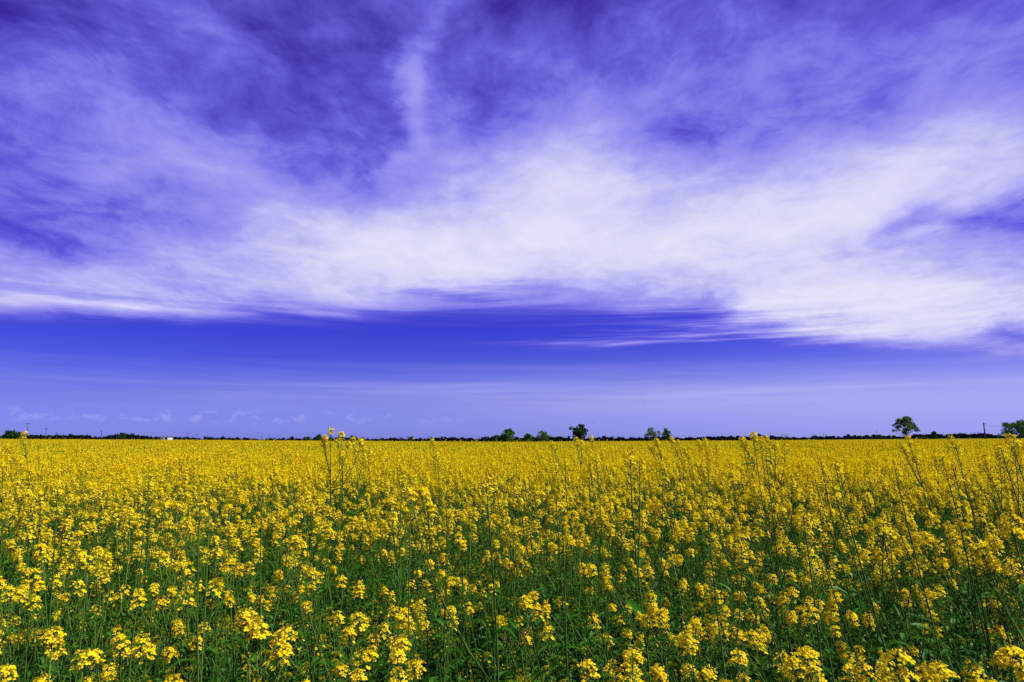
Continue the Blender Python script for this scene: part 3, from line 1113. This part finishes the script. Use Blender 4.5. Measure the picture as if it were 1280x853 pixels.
T('tree', 815, 300, 17, 23, 'pale green tree with ragged crown, wider one of a close pair right of centre', 'tree', 2, 10, 0.22, 1500, trunks=3, open_=0.5, seed=8, lift=0.05)
T('tree', 834, 300, 17, 14, 'narrow green tree with two pointed tops, right one of the close pair', 'tree', 0, 8, 0.22, 1100, trunks=2, open_=0.4, seed=9, lift=0.05)
T('tree', 15, 310, 13, 26, 'dark round tree near the left edge beside the tallest left utility pole', 'tree', 1, 11, 0.28, 1800, trunks=1, seed=10, lift=0.03)
T('bush', 2, 330, 8, 22, 'dark bush cut by the left edge', 'bush', 1, 8, 0.26, 1000, trunks=2, seed=11, lift=0.0)
T('bush', 384, 420, 6, 13, 'small rounded green bush left of the tallest rapeseed heads', 'bush', 0, 7, 0.3, 700, trunks=2, seed=12, lift=0.0)
T('tree', 398, 420, 10, 9, 'small pointed green tree just left of the tallest rapeseed heads', 'tree', 0, 7, 0.28, 700, seed=13, lift=0.05)
T('bush', 441, 420, 8, 12, 'small dark bush partly behind the twin-headed tall rapeseed plant', 'bush', 1, 7, 0.28, 700, trunks=2, seed=14, lift=0.0)
T('shrub', 501, 420, 8, 8, 'small bare purple-grey shrub left of the small dark shrub', 'shrub', bare=True, seed=15)
T('shrub', 513, 420, 7, 9, 'small dark leafy shrub right of the small bare shrub', 'shrub', 1, 6, 0.26, 600, seed=16, lift=0.0)
T('shrub', 981, 330, 12, 15, 'bare grey shrub with fine twigs, right of the big rapeseed head on the skyline', 'shrub', bare=True, trunks=3, seed=17)
T('tree', 1019, 420, 11, 9, 'thin leafless young tree between bare grey shrub and spreading tree', 'tree', bare=True, trunks=2, seed=18)
T('tree', 1168, 330, 12, 10, 'small dark pointed tree just right of the spreading lone tree', 'tree', 1, 8, 0.24, 900, seed=19, lift=0.0)
T('bush', 1152, 330, 7, 17, 'low dark bush at the right foot of the spreading lone tree', 'bush', 1, 7, 0.26, 900, trunks=2, seed=20, lift=0.0)
T('bush', 1100, 420, 8, 9, 'low dark bush in front of the wood left of the spreading lone tree', 'bush', 1, 6, 0.28, 600, trunks=2, seed=21, lift=0.0)
T('bush', 648, 330, 4, 12, 'very low dark bush between the domed bush and the twin bushes', 'bush', 1, 6, 0.24, 600, trunks=2, seed=22, lift=0.0)
T('tree', 152, 460, 11, 11, 'dark tree with a ragged double top rising from the wood at left', 'tree', 1, 7, 0.3, 800, trunks=2, seed=23, lift=0.0)


# ------------------------------------------------------------------ utility poles, pylons, wire, houses
def pole(px, D, hpx, label, r=0.14, arm=2.0, hframe=False, group='utility poles along the horizon', lean=0.0):
    x = at(px, D)
    g = hgt(x, D)
    Hh = EYE + hpx / 853.3 * D - g
    root = empty('utility_pole', (x, D, g))
    root.rotation_euler = (0, lean, 0)
    tag(root, label, 'utility pole', group)
    offs = (-1.5, 1.5) if hframe else (0.0,)
    for ox in offs:
        b = MB(); b.tube([(ox, 0, 0), (ox, 0, Hh)], [r, r * 0.72], 10); b.build('shaft', M_POLE, root, True)
    w = 6.0 if hframe else arm
    zc = Hh * 0.94 if not hframe else Hh - 0.12
    b = MB(); b.box((0, -r - 0.05, zc), (w, 0.14, 0.18)); ca = b.build('crossarm', M_POLE, root)
    for ox in ((-w * .45, 0, w * .45) if hframe else (-w * .45, w * .45)):
        b = MB()
        sgn = -1 if hframe else 1
        b.tube([(ox, -r - .05, zc + sgn * .09), (ox, -r - .05, zc + sgn * .20), (ox, -r - .05, zc + sgn * .34)], [.05, .08, .04], 8)
        b.build('insulator', M_GLASS, ca, True)
    return (x, D, g + zc)


pole(33, 330, 24, 'leftmost and tallest utility pole beside the dark round tree at left', 0.20, 2.6)
pole(56.5, 430, 17, 'second utility pole from the left, shorter than the first', 0.2, 2.2)
pole(70, 560, 12.5, 'third utility pole from the left in the receding row', 0.2, 2.2)
pole(78, 700, 9, 'fourth and smallest utility pole of the receding row at left', 0.2, 2.2)
pole(126, 480, 14, 'utility pole standing alone between the left row and the white houses', 0.22, 2.0)
pole(145, 800, 9, 'faint thin utility pole behind the wood left of the white houses', 0.22, 2.2)
pole(233.5, 520, 10.5, 'left one of two close utility poles right of the white houses', 0.2, 2.4)
pole(245.5, 520, 10, 'right one of two close utility poles right of the white houses', 0.16, 1.6)
pole(327, 620, 8, 'thin utility pole left of the small rounded bush', 0.2, 2.0)
pole(336, 760, 6.5, 'shorter thin utility pole just left of the small rounded bush', 0.2, 2.0)
wa = pole(550.5, 560, 7, 'thin utility pole carrying wires left of the domed bush', 0.18, 2.4)
pole(1031.5, 760, 9.5, 'twin-legged utility pole with wide crossarm left of the spreading tree', 0.2, 2, True)
pole(1097, 600, 14, 'thin utility pole rising above the low dark bush left of the spreading tree', 0.16, 1.0)
pole(1222, 620, 12, 'pale twin-legged utility pole just left of the thick dark pole', 0.16, 2, True)
wb = pole(1232.5, 240, 23.5, 'thick dark utility pole standing alone in the field edge at right', 0.27, 1.0, lean=R(-1.5))


def wire(p, q, sag, r, label):
    b = MB()
    p, q = Vector(p), Vector(q)
    pts = []
    for i in range(17):
        t = i / 16
        w = p.lerp(q, t)
        w.z -= sag * 4 * t * (1 - t)
        pts.append(w)
    b.tube(pts, r, 5)
    tag(b.build('power_line', M_WIRE), label, 'power line', 'power lines')


wire((wb[0], wb[1], wb[2] - 0.6), (at(1420, 240), 245, wb[2] - 0.5), 0.3, 0.035, 'wire running right from the thick dark utility pole into the tree')
wire((wa[0] + 1.0, wa[1], wa[2]), (at(632, 600), 600, wa[2]), 0.5, 0.05, 'thin wire running right from the pole left of the domed bush')


def house(px0, px1, D, hpx, label, storeys, cols):
    x0, x1 = at(px0, D), at(px1, D)
    g = hgt((x0 + x1) / 2, D)
    Hh = EYE + hpx / 853.3 * D - g
    w = x1 - x0
    root = empty('white_house', ((x0 + x1) / 2, D, g))
    tag(root, label, 'house', 'white houses on the horizon')
    b = MB(); b.box((0, 0, Hh / 2), (w, 9, Hh)); b.build('wall', M_WALL, root)
    b = MB()
    b.add([(-w / 2 - .3, -4.8, Hh + .003), (w / 2 + .3, -4.8, Hh + .003), (w / 2 + .3, 4.8, Hh + .003), (-w / 2 - .3, 4.8, Hh + .003),
           (-w / 2 - .3, 0, Hh + 1.0), (w / 2 + .3, 0, Hh + 1.0)],
          [(0, 1, 5, 4), (2, 3, 4, 5), (0, 4, 3), (1, 2, 5), (0, 3, 2, 1)])
    b.build('roof', M_ROOF, root)
    for i in range(storeys):
        for k in range(cols):
            wx_ = -w / 2 + w * (k + .5) / cols
            wz = Hh * (0.35 + 0.62 * (i + .5) / storeys) - .3
            b = MB(); b.box((wx_, -4.5, wz), (1.1, 0.10, 1.3)); fr_ = b.build('window', M_WALL, root)
            b = MB(); b.box((wx_, -4.56, wz), (0.85, 0.04, 1.05)); b.build('pane', M_GLASS, fr_)


house(203, 207, 620, 4.8, 'left white house on the horizon beyond the wood at left', 1, 2)
house(208.5, 212.5, 600, 5.6, 'right, slightly taller white house on the horizon at left', 2, 2)


# ------------------------------------------------------------------ birds over the field
def bird(px, py, D, span, label, turn, flap):
    p = pt(px, py, D)
    b = MB()
    s = span
    b.tube([(0, -.34 * s, 0), (0, -.28 * s, .01 * s), (0, -.2 * s, .02 * s), (0, 0, .01 * s), (0, .2 * s, 0), (0, .36 * s, 0)],
           [.012 * s, .05 * s, .06 * s, .085 * s, .05 * s, .015 * s], 8)
    for q in (-1, 1):
        z1, z2 = math.sin(flap) * .25 * s, math.sin(flap * .6) * .5 * s
        b.add([(q * .04 * s, -.13 * s, .03 * s), (q * .04 * s, .10 * s, .03 * s), (q * .25 * s, .06 * s, z1), (q * .25 * s, -.17 * s, z1),
               (q * .5 * s, .08 * s, z2), (q * .04 * s, -.02 * s, .06 * s), (q * .25 * s, -.06 * s, z1 + .02 * s)],
              [(0, 5, 6, 3), (5, 1, 2, 6), (0, 3, 6, 2, 1)[:3], (3, 4, 6), (6, 4, 2), (0, 1, 2, 3), (3, 2, 4)])
    b.add([(0, .30 * s, .01 * s), (.08 * s, .52 * s, 0), (-.08 * s, .52 * s, 0), (0, .44 * s, .015 * s)], [(0, 1, 3), (0, 3, 2), (0, 2, 1)])
    o = b.build('bird', M_BIRD)
    o.location = p
    o.rotation_euler = (0, 0, turn)
    tag(o, label, 'bird', 'birds flying above the field')


bird(517, 516, 70, .24, 'dark bird flying low between tallest rapeseed plant and domed bush', 0.6, .5)
bird(742.5, 529, 60, .24, 'dark bird flying low just right of the dark round tree', 2.2, .4)
bird(797, 354, 80, .24, 'tiny bird high before the white cloud bank, highest of all', 1.2, .6)
bird(804, 506, 90, .24, 'tiny bird in the pale sky above the close pair of trees', 1.0, .5)
bird(163, 457, 90, .24, 'tiny bird in the clear blue band at left', -0.6, .5)
bird(935, 507.5, 90, .24, 'tiny bird in pale sky above the big rapeseed head on the right', 0.3, .5)
bird(985, 505.5, 95, .24, 'tiny bird in pale sky high above the bare grey shrub', 2.6, .4)
bird(1040, 528, 80, .26, 'small bird gliding above the twin-legged pole left of the spreading tree', 1.5, .2)
bird(1117, 514.5, 95, .22, 'faint tiny bird just above the top of the spreading lone tree', 0.9, .5)
bird(962.5, 542, 40, .16, 'dark bird low beside the rapeseed head left of the bare shrub', 1.9, .9)
bird(1279, 250, 70, .24, 'dark bird in the violet sky at the right edge', 0.4, .4)


# ------------------------------------------------------------------ withered dark red scraps low in the green gap
def withered(px, py, D, label):
    p = pt(px, py, D)
    b = MB()
    for i in range(9):
        a = i * 0.7
        add_bud(b, Vector((math.cos(a) * .004, math.sin(a) * .004, (i % 3) * .004)), Vector((math.cos(a), math.sin(a), .5)), .011, 0)
    b.tube([(0, 0, 0), (0.004, 0.0, -0.06), (0.0, 0.0, -(p.z - hgt(p.x, p.y)))], [.001, .0012, .002], 4, 1)
    o = b.build('withered_flower', [M_DEAD, M_STEM])
    o.location = p
    tag(o, label, 'withered flower', 'withered flowers in the green gap')


withered(632, 803, 1.75, 'dark red withered flower under a small yellow head in the green gap')
withered(656, 795, 1.85, 'dark red withered flower alone, right of the other one in the green gap')
